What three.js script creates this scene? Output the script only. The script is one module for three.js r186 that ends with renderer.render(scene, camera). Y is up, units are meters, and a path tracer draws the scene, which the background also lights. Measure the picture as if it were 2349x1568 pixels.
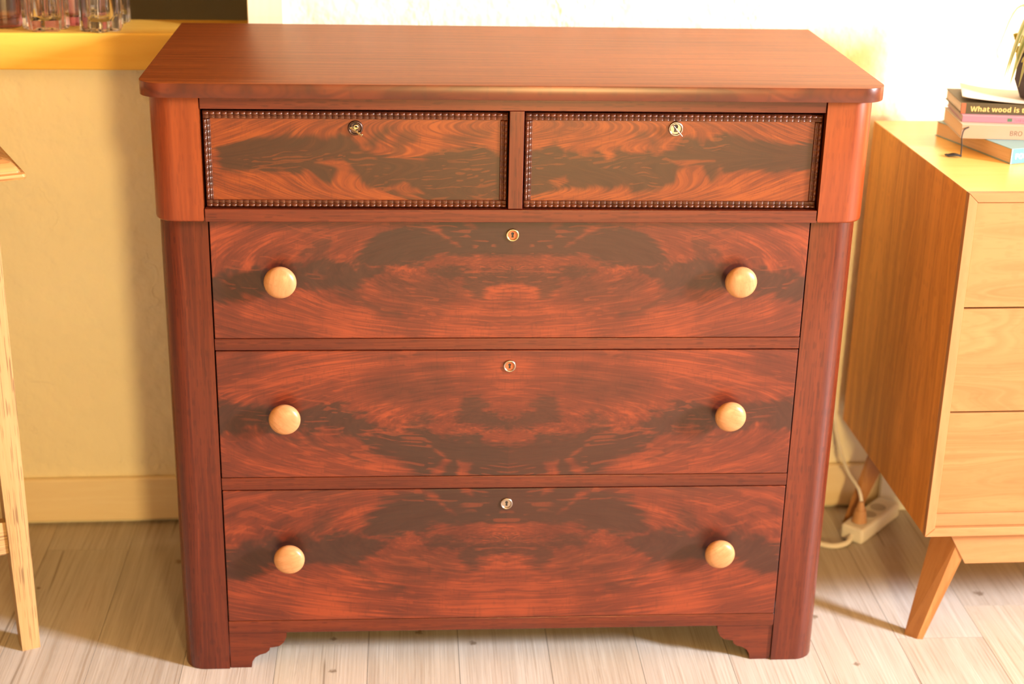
import * as THREE from 'three';
import { RoundedBoxGeometry } from 'three/addons/geometries/RoundedBoxGeometry.js';
import { mergeGeometries, toCreasedNormals } from 'three/addons/utils/BufferGeometryUtils.js';
import { RectAreaLightUniformsLib } from 'three/addons/lights/RectAreaLightUniformsLib.js';

// ------------------------------------------------------------------ camera, light, exposure
const scene = new THREE.Scene();
const renderer = new THREE.WebGLRenderer();
renderer.toneMapping = THREE.LinearToneMapping;
renderer.toneMappingExposure = 1.2;
renderer.shadowMap.enabled = true;
RectAreaLightUniformsLib.init();

const camera = new THREE.PerspectiveCamera(24.541, 2349 / 1568, 0.05, 60);
camera.filmGauge = 36;
camera.rotation.order = 'YXZ';
camera.position.set(-0.1629, 1.4723, 2.2933);
camera.rotation.set(-0.36724, -0.07182, 0.02285);
camera.focus = 2.37;
camera.userData.fStop = 3.2;

scene.background = new THREE.Color(3.0, 3.2, 3.4);            // bright overcast sky, seen only through the window

// daylight in the opening of the window in the right-hand wall
const WIN = { x: 4.0, y: 1.97, z: 2.0, w: 0.6, h: 0.75 };
const day = new THREE.RectAreaLight(new THREE.Color(0.95, 0.97, 1.04), 395, WIN.w, WIN.h);
day.position.set(WIN.x - 0.02, WIN.y, WIN.z);
day.lookAt(0, WIN.y, WIN.z);
scene.add(day);
day.name = 'window_daylight';
const LAMP = { x: 0.45, y: 1.0, z: 3.3, cd: 19, color: new THREE.Color(1.0, 0.66, 0.25) };

// ------------------------------------------------------------------ helpers
let seed = 7;
const rnd = () => { seed = (seed * 1664525 + 1013904223) >>> 0; return seed / 4294967296; };
const hash = (x, y) => { let h = Math.imul(x, 374761393) + Math.imul(y, 668265263) | 0; h = Math.imul(h ^ (h >>> 13), 1274126177); return ((h ^ (h >>> 16)) >>> 0) / 4294967296; };
function vnoise(x, y) {
  const xi = Math.floor(x), yi = Math.floor(y), a = x - xi, b = y - yi;
  const u = a * a * (3 - 2 * a), v = b * b * (3 - 2 * b);
  const h00 = hash(xi, yi), h10 = hash(xi + 1, yi), h01 = hash(xi, yi + 1), h11 = hash(xi + 1, yi + 1);
  return h00 + (h10 - h00) * u + (h01 - h00) * v + (h00 - h10 - h01 + h11) * u * v;
}
function fbm(x, y, n = 4) { let s = 0, a = 0.5, t = 0; for (let i = 0; i < n; i++) { s += a * vnoise(x, y); t += a; a *= 0.5; x = x * 2.03 + 17.3; y = y * 2.03 + 9.1; } return s / t; }
const mix = (a, b, t) => a + (b - a) * t;
const clamp = (x, a = 0, b = 1) => Math.min(b, Math.max(a, x));
const smooth = (a, b, x) => { const t = clamp((x - a) / (b - a)); return t * t * (3 - 2 * t); };
const toS = (c) => Math.round(255 * clamp(c <= 0.0031308 ? 12.92 * c : 1.055 * Math.pow(c, 1 / 2.4) - 0.055));
const mix3 = (a, b, t) => [mix(a[0], b[0], t), mix(a[1], b[1], t), mix(a[2], b[2], t)];

// colour texture from a function (u, v in 0..1, v from the bottom) giving linear rgb
function colorTex(w, h, f, wrap = true) {
  const d = new Uint8Array(w * h * 4);
  for (let j = 0; j < h; j++) for (let i = 0; i < w; i++) {
    const c = f((i + 0.5) / w, (j + 0.5) / h), k = (j * w + i) * 4;
    d[k] = toS(c[0]); d[k + 1] = toS(c[1]); d[k + 2] = toS(c[2]); d[k + 3] = 255;
  }
  const t = new THREE.DataTexture(d, w, h); t.colorSpace = THREE.SRGBColorSpace; t.magFilter = THREE.LinearFilter;
  if (wrap) t.wrapS = t.wrapT = THREE.MirroredRepeatWrapping;
  t.needsUpdate = true; return t;
}
function greyTex(w, h, f) {
  const d = new Uint8Array(w * h * 4);
  for (let j = 0; j < h; j++) for (let i = 0; i < w; i++) { const v = Math.round(255 * clamp(f((i + 0.5) / w, (j + 0.5) / h))), k = (j * w + i) * 4; d[k] = d[k + 1] = d[k + 2] = v; d[k + 3] = 255; }
  const t = new THREE.DataTexture(d, w, h); t.magFilter = THREE.LinearFilter; t.wrapS = t.wrapT = THREE.MirroredRepeatWrapping; t.needsUpdate = true; return t;
}
// plain sawn wood, 1 m along u (the grain) by 0.25 m along v
function grainTex(w, h, lo, hi, pore, opt = {}) {
  const { lines = 46, wav = 0.5, poreAmt = 0.5, off = 0, blotch = 0.5, cathedral = 0, poreU = 60, poreV = 7 } = opt;
  return colorTex(w, h, (u, v) => {
    const y = v * lines + wav * 6 * (fbm(u * 2.2 + off, v * 3 + off, 3) - 0.5) * (1 + cathedral * 5);
    let t = 0.55 * fbm(u * 3 + off, y, 3) + 0.45 * fbm(u * 9 + off, y * 3.1, 2);
    t = clamp((t - 0.5) * 2.1 + 0.5 + blotch * (fbm(u * 4 + 31 + off, v * 5, 3) - 0.5));
    let c = mix3(lo, hi, t);
    const p = smooth(0.66, 0.84, vnoise(u * poreU + off, v * lines * poreV + off * 3)) * poreAmt;
    return mix3(c, pore, p);
  });
}
// uv in metres by the way each face points: u along the grain axis
function grainUV(g, axis, off = [0, 0], su = 1, sv = 4) {
  g = g.index ? g.toNonIndexed() : g;
  const p = g.attributes.position, uv = new Float32Array(p.count * 2), A = new THREE.Vector3(), B = new THREE.Vector3(), C = new THREE.Vector3(), N = new THREE.Vector3();
  const get = (i, v) => v.fromBufferAttribute(p, i);
  for (let i = 0; i < p.count; i += 3) {
    get(i, A); get(i + 1, B); get(i + 2, C);
    N.copy(C).sub(A).cross(B.clone().sub(A)); const n = [Math.abs(N.x), Math.abs(N.y), Math.abs(N.z)];
    const m = n.indexOf(Math.max(...n));
    const others = [0, 1, 2].filter((k) => k !== m);
    let ua = axis, va = others.find((k) => k !== axis);
    if (m === axis) { ua = others[0]; va = others[1]; }
    for (let k = 0; k < 3; k++) { const q = [p.getX(i + k), p.getY(i + k), p.getZ(i + k)]; uv[(i + k) * 2] = (q[ua] + off[0]) * su; uv[(i + k) * 2 + 1] = (q[va] + off[1]) * sv; }
  }
  g.setAttribute('uv', new THREE.BufferAttribute(uv, 2)); return g;
}
function cloneUV(g, du, dv) { const c = g.clone(), a = c.attributes.uv; for (let i = 0; i < a.count; i++) a.setXY(i, a.getX(i) + du, a.getY(i) + dv); return c; }
const X = 0, Y = 1, Z = 2;
function box(x0, x1, y0, y1, z0, z1, axis = X, r = 0.0015, off) {
  const w = x1 - x0, h = y1 - y0, d = z1 - z0;
  const g = r > 0 ? new RoundedBoxGeometry(w, h, d, 2, Math.min(r, w / 2.01, h / 2.01, d / 2.01)) : new THREE.BoxGeometry(w, h, d);
  g.translate((x0 + x1) / 2, (y0 + y1) / 2, (z0 + z1) / 2);
  return grainUV(g, axis, off ?? [x0 * 3.7 + y0 * 1.3, y0 * 2.9 + z0]);
}
function mesh(name, g, m, parent, label) {
  const o = new THREE.Mesh(g, m); o.name = name; o.castShadow = o.receiveShadow = true;
  if (label) o.userData.label = label;
  (parent ?? scene).add(o); return o;
}
function group(name, parent, label) { const o = new THREE.Group(); o.name = name; if (label) o.userData.label = label; (parent ?? scene).add(o); return o; }
const taken = {};
const numbered = (n) => { const k = taken[n] = (taken[n] ?? -1) + 1; return k ? n + '_' + String(k).padStart(3, '0') : n; };
function thing(name, label, category, grp) { const o = group(numbered(name)); o.userData = { label, category }; if (grp) o.userData.group = grp; return o; }
function struct(o, label) { o.userData = { kind: 'structure', label }; return o; }
// toCreasedNormals joins points on a coarse grid, so work in millimetres
function creased(g, a) { g.scale(1000, 1000, 1000); const c = toCreasedNormals(g, a); c.scale(0.001, 0.001, 0.001); return c; }
const std = (o) => new THREE.MeshStandardMaterial(o);
const phys = (o) => new THREE.MeshPhysicalMaterial(o);

// ------------------------------------------------------------------ materials
const mahoganyTex = grainTex(1024, 256, [0.0703, 0.011, 0.00468], [0.128, 0.0218, 0.00719], [0.0374, 0.00653, 0.00359], { lines: 30, poreAmt: 0.45, blotch: 0.7 });
const mahogany = std({ map: mahoganyTex, roughness: 0.27 });
const blockTex = grainTex(512, 256, [0.174, 0.0301, 0.00603], [0.242, 0.0462, 0.00905], [0.121, 0.0182, 0.00452], { lines: 22, poreAmt: 0.35, blotch: 0.5, off: 5.1 });
const mahoganyBlock = std({ map: blockTex, roughness: 0.3 });
const topTex = grainTex(1024, 256, [0.152, 0.0348, 0.005], [0.258, 0.0641, 0.0095], [0.0906, 0.0218, 0.00417], { lines: 34, poreAmt: 0.4, blotch: 0.6, off: 9.7 });
const topBump = greyTex(512, 256, (u, v) => fbm(u * 7, v * 90, 3));
const mahoganyTop = phys({ map: topTex, roughness: 0.45, specularIntensity: 0.32, bumpMap: topBump, bumpScale: 0.00012 });
const edgeTex = grainTex(1024, 128, [0.068, 0.0131, 0.00512], [0.16, 0.0295, 0.00832], [0.048, 0.0131, 0.00768], { lines: 3, wav: 1.5, poreAmt: 0.3, blotch: 1.2, off: 16.3 });
edgeTex.repeat.set(2.2, 1);
const edgeWood = std({ map: edgeTex, roughness: 0.3 });
const darkMoulding = std({ map: grainTex(256, 128, [0.056, 0.0144, 0.0072], [0.112, 0.0288, 0.0112], [0.032, 0.0096, 0.0064], { lines: 20, off: 2.2 }), roughness: 0.27 });
const carcassWood = std({ map: grainTex(256, 128, [0.34, 0.21, 0.10], [0.44, 0.29, 0.15], [0.26, 0.15, 0.07], { off: 3.3 }), roughness: 0.7 });
const knobWood = std({ map: grainTex(512, 128, [0.421, 0.197, 0.0791], [0.512, 0.271, 0.123], [0.316, 0.124, 0.0475], { lines: 9, poreAmt: 0.25, off: 1.4 }), roughness: 0.36 });
const steel = std({ color: new THREE.Color(0.42, 0.35, 0.31), metalness: 1, roughness: 0.3 });
const darkSteel = std({ color: new THREE.Color(0.10, 0.065, 0.06), metalness: 1, roughness: 0.34 });
const brass = std({ color: new THREE.Color(0.62, 0.48, 0.27), metalness: 1, roughness: 0.3 });
const keyholeShade = std({ color: new THREE.Color(0.02, 0.016, 0.014), roughness: 0.6 });  // near-black colour standing in for the shade inside the keyholes

// ---- flame figured veneer
function polySD(px, py, P, ax) {                     // signed distance, > 0 inside; P in (u, v), u stretched by ax
  let d = 1e9, inside = false;
  for (let i = 0, j = P.length - 1; i < P.length; j = i++) {
    const x0 = P[j][0] * ax, y0 = P[j][1], x1 = P[i][0] * ax, y1 = P[i][1], ex = x1 - x0, ey = y1 - y0, wx = px - x0, wy = py - y0;
    const t = clamp((wx * ex + wy * ey) / (ex * ex + ey * ey)), bx = wx - ex * t, by = wy - ey * t;
    d = Math.min(d, bx * bx + by * by);
    if ((y0 > py) !== (y1 > py) && px < (x1 - x0) * (py - y0) / (y1 - y0) + x0) inside = !inside;
  }
  return (inside ? 1 : -1) * Math.sqrt(d);
}
// flow(px, py) -> [across, along]: figure runs along the lines of equal "across"
function veneerTex(w, h, ax, opt) {
  const { dark, light = [], mirror, flow, off, tones, seam } = opt;
  return colorTex(w, h, (u, vv) => {
    const v = 1 - vv; let uu = u, side = 0;
    if (mirror) { side = u < 0.5 ? 0 : 1; uu = Math.abs(u - 0.5) * 2; }
    const px = uu * ax, py = v;
    const so = off + side * 0.37;
    const [s, l] = flow(px, py);
    const w1 = fbm(px * 2.1 + off, py * 2.6 + off, 3) - 0.5, w2 = fbm(px * 2.3 + off + 40, py * 2.2, 3) - 0.5;
    const S = s + 0.035 * w1;
    const fine = fbm(l * 9 + so, S * 125, 3), mid = fbm(l * 2.6 + off, S * 42 + so, 3), big = fbm(l * 1.1 + off, S * 9, 3);
    const blot = fbm(px * 3.2 + off + 15, py * 4.4 + off, 3);
    const feather = (fbm(l * 4 + off, S * 22, 2) - 0.5) * 0.6 + (fbm(l * 9 + off, S * 52, 2) - 0.5) * 0.6;
    const qx = px + 0.06 * w2, qy = py + 0.04 * w1;
    let dk = 0;
    for (const [P, k, sf = 0.035] of dark) { const d = polySD(qx, qy, P, ax) + feather * 0.15 + 0.024; if (d > -0.2) dk = Math.max(dk, k * smooth(-sf, sf * 1.4, d)); }
    for (const [P, k] of light) { const d = polySD(qx, qy, P, ax) + feather * 0.05; if (d > -0.2) dk *= 1 - k * smooth(-0.02, 0.03, d); }
    dk = clamp(dk * (0.92 + 0.3 * (mid - 0.4)));
    let t = clamp(0.5 + 0.75 * (big - 0.5) + (opt.mid ?? 0.6) * (mid - 0.5) + (opt.fine ?? 0.8) * (fine - 0.5) + 0.9 * (blot - 0.5));
    let c = t < 0.5 ? mix3(tones[0], tones[1], t * 2) : mix3(tones[1], tones[2], t * 2 - 1);
    const dtone = mix3(tones[3], tones[4], clamp(0.5 + 1.6 * (mid - 0.5) + 0.8 * (fine - 0.5)));
    c = mix3(c, dtone, dk);
    // bright cross-flecks in the dark figure
    const fl = smooth(0.66, 0.78, vnoise(px * 9 + w1 * 4 + off, py * 70 + w2 * 9 + px * 6)) * smooth(0.5, 0.62, fbm(px * 3 + 70 + off, py * 4, 2)) * 0.55;
    c = mix3(c, tones[2], fl * (opt.fleck ?? 0.6));
    const pore = smooth(0.7, 0.9, vnoise(px * 90 + so, py * 26 + w1 * 8)) * 0.16;
    c = mix3(c, tones[3], pore);
    if (seam && side) c = mix3(c, tones[1], 0.10);
    return c;
  }, false);
}
const TONES_RED = [[0.0672, 0.0115, 0.00587], [0.114, 0.019, 0.00815], [0.23, 0.0384, 0.0119], [0.0224, 0.00809, 0.00554], [0.0389, 0.0133, 0.00861]];
const TONES_ORANGE = [[0.0941, 0.0154, 0.00339], [0.152, 0.0259, 0.00395], [0.221, 0.0438, 0.00506], [0.0238, 0.00801, 0.00322], [0.0438, 0.0134, 0.00481]];
const bowl = (vc) => (px, py) => { const y = (py - vc) / 0.62, x = px / 2.55; return [Math.hypot(x, y), Math.atan2(y, x) * 1.2]; };
const D1_DARK = [
  [[[1.03, .47], [.93, .43], [.85, .45], [.78, .40], [.70, .38], [.6, .37], [.5, .38], [.44, .42], [.47, .5], [.55, .56], [.62, .575], [.70, .55], [.8, .6], [.88, .62], [.95, .68], [1.03, .66]], 0.95],
  [[[.52, .36], [.49, .24], [.43, .13], [.36, .085], [.3, .07], [.25, .0], [.18, -.05], [-.05, -.05], [-.05, .27], [.08, .29], [.16, .31], [.24, .29], [.3, .36], [.38, .37], [.45, .39]], 1],
  [[[.29, .41], [.2, .41], [.14, .42], [.13, .49], [.2, .49], [.28, .47]], 0.8],
  [[[.17, .5], [.12, .44], [.06, .42], [-.05, .4], [-.05, .5], [.05, .54], [.09, .56], [.1, .64], [.125, .64], [.15, .58]], 0.85],
  [[[.46, .5], [.3, .48], [.2, .52], [.16, .62], [.22, .74], [.36, .72], [.43, .62]], 0.42, 0.07],
  [[[.57, .60], [.52, .70], [.43, .77], [.38, .79], [.47, .72], [.52, .62]], 0.6],
  [[[.69, .33], [.66, .22], [.61, .15], [.62, .24], [.65, .33]], 0.6],
  [[[.88, .02], [.7, -.05], [.5, -.05], [.53, .06], [.7, .12]], 0.4, 0.06],
];
const D1_LIGHT = [
  [[[.30, .04], [.265, .1], [.2, .2], [.18, .22], [.22, .14], [.26, .05]], 0.9],
  [[[.18, -.03], [.16, .05], [.12, .09], [.13, .04], [.15, -.03]], 0.8],
  [[[.24, .315], [.1, .32], [-.03, .30], [-.03, .34], [.1, .36], [.22, .34]], 0.9],
];
const D2_DARK = [
  [[[1.03, .36], [.95, .38], [.88, .43], [.8, .44], [.72, .47], [.66, .45], [.6, .44], [.55, .47], [.5, .53], [.46, .6], [.46, .67], [.52, .65], [.6, .63], [.7, .62], [.8, .63], [.9, .57], [.95, .6], [1.03, .6]], 0.95],
  [[[.54, .66], [.49, .73], [.46, .8], [.41, .84], [.37, .9], [.33, .96], [.28, 1.05], [-.05, 1.05], [-.05, .78], [.05, .78], [.1, .71], [.18, .69], [.24, .70], [.28, .64], [.35, .64], [.45, .65]], 1],
  [[[.17, .5], [.14, .39], [.1, .37], [.08, .42], [.09, .48], [.03, .52], [-.05, .55], [-.05, .61], [.05, .6], [.1, .58], [.16, .55]], 0.85],
  [[[.35, .55], [.28, .53], [.26, .58], [.3, .63], [.35, .6]], 0.75],
  [[[.48, .36], [.4, .22], [.25, .2], [.2, .3], [.3, .42], [.42, .46]], 0.3, 0.08],
  [[[.75, .7], [.62, .78], [.52, .86], [.56, .8], [.66, .7]], 0.5],
];
const D2_LIGHT = [
  [[[.26, .78], [.225, .86], [.26, .95], [.29, 1.03], [.24, 1.0], [.205, .88]], 0.85],
  [[[.18, .88], [.13, .9], [.14, 1.0], [.18, 1.03]], 0.85],
];
const S1_DARK = [[[[.04, .38], [.1, .32], [.2, .3], [.27, .25], [.33, .25], [.38, .31], [.43, .27], [.48, .26], [.5, .33], [.52, .4], [.58, .46], [.66, .5], [.72, .5], [.76, .44], [.84, .39], [.92, .36], [.99, .43], [1.05, .5], [1.05, .85], [.96, .93], [.9, .9], [.82, .93], [.76, .96], [.7, .9], [.64, .84], [.58, .76], [.54, .77], [.5, .71], [.47, .58], [.44, .57], [.41, .72], [.38, .66], [.34, .58], [.28, .62], [.2, .65], [.12, .6], [.06, .56]], 1],
  [[[.61, .16], [.56, .22], [.525, .34], [.55, .38], [.57, .3], [.6, .22]], 0.75], [[[.68, .2], [.63, .3], [.62, .42], [.65, .44], [.66, .32], [.7, .24]], 0.6], [[[.95, .18], [.88, .22], [.8, .28], [.86, .28], [.94, .24]], 0.5]];
const S1_LIGHT = [[[[.36, .52], [.42, .48], [.46, .5], [.5, .62], [.47, .62], [.42, .56]], 0.85], [[[.6, .8], [.66, .72], [.68, .78], [.72, .86], [.66, .86]], 0.7]];
const S2_DARK = [[[[-.05, .45], [.05, .4], [.1, .33], [.13, .44], [.17, .38], [.2, .42], [.25, .35], [.28, .47], [.32, .38], [.36, .45], [.4, .4], [.42, .35], [.45, .42], [.5, .36], [.53, .25], [.58, .24], [.6, .32], [.67, .21], [.72, .24], [.76, .29], [.85, .27], [.9, .31], [1.05, .3], [1.05, .57], [.95, .59], [.9, .56], [.86, .61], [.8, .57], [.72, .59], [.66, .56], [.63, .69], [.61, .63], [.58, .53], [.53, .61], [.5, .71], [.44, .79], [.38, .81], [.34, .74], [.28, .79], [.2, .78], [.12, .82], [.05, .87], [-.05, .82]], 1],
  [[[.38, .2], [.42, .28], [.43, .4], [.46, .42], [.46, .3], [.42, .22]], 0.55]];
const S2_LIGHT = [[[[.5, .5], [.58, .49], [.64, .5], [.58, .52], [.55, .58], [.52, .56]], 0.7], [[[.08, .72], [.14, .64], [.15, .72], [.12, .8]], 0.6]];
const chevron = (dir, vb) => (px, py) => { const a = dir > 0 ? px : 3.05 - px, d = py - vb; const k = Math.abs(d) - 0.34 * Math.pow(a, 0.85) * (0.35 + 0.65 * smooth(0, 0.4, Math.abs(d))); return [k * Math.sign(d || 1) * 1.15 + 3, a * 0.5]; };
const shiftV = (L, dv, ku) => L.map(([P, ...r]) => [P.map(([a, b]) => [a * ku, b + dv]), ...r]);
const veneers = {
  s1: veneerTex(1024, 320, 3.05, { dark: S1_DARK, light: S1_LIGHT, flow: chevron(1, 0.48), off: 3.7, tones: TONES_ORANGE, fleck: 0.5, fine: 1.5, mid: 0.45 }),
  s2: veneerTex(1024, 320, 3.05, { dark: S2_DARK, light: S2_LIGHT, flow: chevron(-1, 0.46), off: 11.2, tones: TONES_ORANGE, fleck: 0.5, fine: 1.5, mid: 0.45 }),
  d1: veneerTex(1536, 310, 2.47, { dark: D1_DARK, light: D1_LIGHT, mirror: true, flow: bowl(0.43), off: 20.3, tones: TONES_RED, seam: true }),
  d2: veneerTex(1536, 364, 2.11, { dark: D2_DARK, light: D2_LIGHT, mirror: true, flow: bowl(0.58), off: 33.9, tones: TONES_RED, seam: true }),
  d3: veneerTex(1536, 402, 1.91, { dark: shiftV(D1_DARK, -0.03, 1), light: shiftV(D1_LIGHT, -0.03, 1), mirror: true, flow: bowl(0.40), off: 20.9, tones: TONES_RED, seam: true }),
};
const veneerMat = (t) => std({ map: t, roughness: 0.36 });

// ------------------------------------------------------------------ room
const WALL_Z = -0.5585, WALL_TURN = 0.0235;
const onWall = (o) => { o.position.set(0, 0, WALL_Z); o.rotation.y = WALL_TURN; return o; };
const plasterBump = greyTex(1024, 1024, (u, v) => {
  const a = fbm(u * 26, v * 22, 4), b = fbm(u * 70 + 8, v * 60, 3);
  const ridge = Math.abs(fbm(u * 14 + 3 + 0.5 * b, v * 9 + 50, 3) - 0.5);
  return 0.55 * a + 0.2 * b + 0.08 * smooth(0.05, 0.0, ridge) * smooth(0.5, 0.7, fbm(u * 9 + 90, v * 9, 2));
});
plasterBump.repeat.set(0.9, 0.9);
const plasterColor = colorTex(512, 512, (u, v) => { const n = fbm(u * 9, v * 9, 4); return mix3([0.89, 0.82, 0.60], [0.93, 0.87, 0.66], n); });
plasterColor.repeat.set(0.7, 0.7);
const plaster = std({ map: plasterColor, roughness: 0.85, bumpMap: plasterBump, bumpScale: 0.011 });
const roomPaint = std({ color: new THREE.Color(0.86, 0.76, 0.52), roughness: 0.9 });
const trimPaint = std({ map: grainTex(512, 128, [0.84, 0.70, 0.46], [0.88, 0.76, 0.52], [0.80, 0.66, 0.42], { lines: 10, poreAmt: 0.15, off: 6.6 }), roughness: 0.6 });
const ceilingPine = std({ map: grainTex(512, 128, [0.44, 0.25, 0.07], [0.54, 0.33, 0.11], [0.36, 0.19, 0.05], { lines: 14, off: 18.2 }), roughness: 0.7 });
const H = 2.75, XL = -9.0, XR = 4.0, ZF = 10.0;
{
  const s = new THREE.Shape(); s.moveTo(XL - 0.1, -0.05); s.lineTo(XR + 0.1, -0.05); s.lineTo(XR + 0.1, H); s.lineTo(XL - 0.1, H); s.closePath();
  const hole = new THREE.Path(); hole.moveTo(-1.95, 0.907); hole.lineTo(-1.95, 1.95); hole.lineTo(-0.443, 1.95); hole.lineTo(-0.443, 0.907); hole.closePath();
  s.holes.push(hole);
  const g = new THREE.ExtrudeGeometry(s, { depth: 0.112, bevelEnabled: false }); g.translate(0, 0, -0.112);
  struct(onWall(mesh('wall_back', g, plaster)), 'cream plastered wall with trowel marks behind the chest');
  // the opening above the sill looks into an unlit room behind this wall
  const beyond = (name, w, h, d, x, y, z, m, label) => struct(onWall(mesh(name, new THREE.BoxGeometry(w, h, d).translate(x, y, z), m)), label);
  beyond('wall_beyond_back', 5.4, H, 0.1, -1.6, H / 2, -3.3, roomPaint, 'cream wall of the unlit room seen through the opening');
  beyond('wall_beyond_left', 0.1, H, 3.1, -4.25, H / 2, -1.7, roomPaint, 'cream side wall of the unlit room');
  beyond('wall_beyond_right', 0.1, H, 3.1, 1.05, H / 2, -1.7, roomPaint, 'cream side wall of the unlit room');
  beyond('floor_beyond', 5.4, 0.05, 3.25, -1.6, -0.03, -1.74, std({ color: new THREE.Color(0.42, 0.33, 0.24), roughness: 0.6 }), 'wooden floor of the unlit room');
  beyond('ceiling_beyond', 5.4, 0.05, 3.25, -1.6, H + 0.025, -1.74, ceilingPine, 'honey pine ceiling of the unlit room');
  const sillM = std({ map: grainTex(512, 128, [0.78, 0.48, 0.07], [0.85, 0.56, 0.10], [0.8, 0.4, 0.06], { lines: 12, poreAmt: 0.15, off: 4.4 }), roughness: 0.5 });
  struct(onWall(mesh('trim_1', box(-1.95, -0.443, 0.908, 0.9735, -0.1115, 0.036, X, 0.004), sillM)), 'honey orange pine sill board below the dark recess');
  struct(onWall(mesh('trim_2', box(-0.443, -0.380, 0.90, 2.0, 0, 0.012, Y, 0.002), trimPaint)), 'cream painted casing board beside the dark recess');
  struct(onWall(mesh('baseboard_back', mergeGeometries([box(XL, XR, 0.007, 0.1, 0, 0.014, X, 0.006)]), trimPaint)), 'cream painted baseboard along the wall behind the chest');
  struct(mesh('wall_left', new THREE.BoxGeometry(0.1, H, 11.4).translate(XL - 0.05, H / 2, 4.6), roomPaint), 'cream painted side wall');
  struct(mesh('wall_front', new THREE.BoxGeometry(13.2, H, 0.1).translate(-2.5, H / 2, ZF + 0.05), roomPaint), 'cream painted wall facing the chest');
  struct(mesh('ceiling', new THREE.BoxGeometry(13.4, 0.1, 11.6).translate(-2.5, H + 0.05, 4.6), ceilingPine), 'honey pine ceiling');
  // right wall with the window opening (z runs along the wall)
  const r = new THREE.Shape(); r.moveTo(-0.9, 0); r.lineTo(ZF + 0.1, 0); r.lineTo(ZF + 0.1, H); r.lineTo(-0.9, H); r.closePath();
  const o = new THREE.Path(), a = WIN.z - WIN.w / 2 - 0.05, b = WIN.z + WIN.w / 2 + 0.05, c = WIN.y - WIN.h / 2 - 0.05, d = WIN.y + WIN.h / 2 + 0.05;
  o.moveTo(a, c); o.lineTo(a, d); o.lineTo(b, d); o.lineTo(b, c); o.closePath(); r.holes.push(o);
  const rg = new THREE.ExtrudeGeometry(r, { depth: 0.15, bevelEnabled: false }); rg.rotateY(-Math.PI / 2); rg.translate(XR + 0.15, 0, 0);
  struct(mesh('wall_right', rg, roomPaint), 'cream painted side wall with the window');
  const w = struct(group('window_1'), 'white framed window in the side wall');
  const white = std({ color: new THREE.Color(0.8, 0.79, 0.76), roughness: 0.5 });
  for (const [z0, z1, y0, y1] of [[a, a + 0.05, c, d], [b - 0.05, b, c, d], [a + 0.05, b - 0.05, c, c + 0.05], [a + 0.05, b - 0.05, d - 0.05, d]]) mesh('window_frame', box(XR + 0.03, XR + 0.09, y0, y1, z0, z1, Y, 0.003), white, w);
  mesh('pane', new THREE.BoxGeometry(0.004, WIN.h, WIN.w).translate(XR + 0.06, WIN.y, WIN.z), phys({ transmission: 1, roughness: 0, thickness: 0, color: 0xffffff }), w);
}
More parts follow.
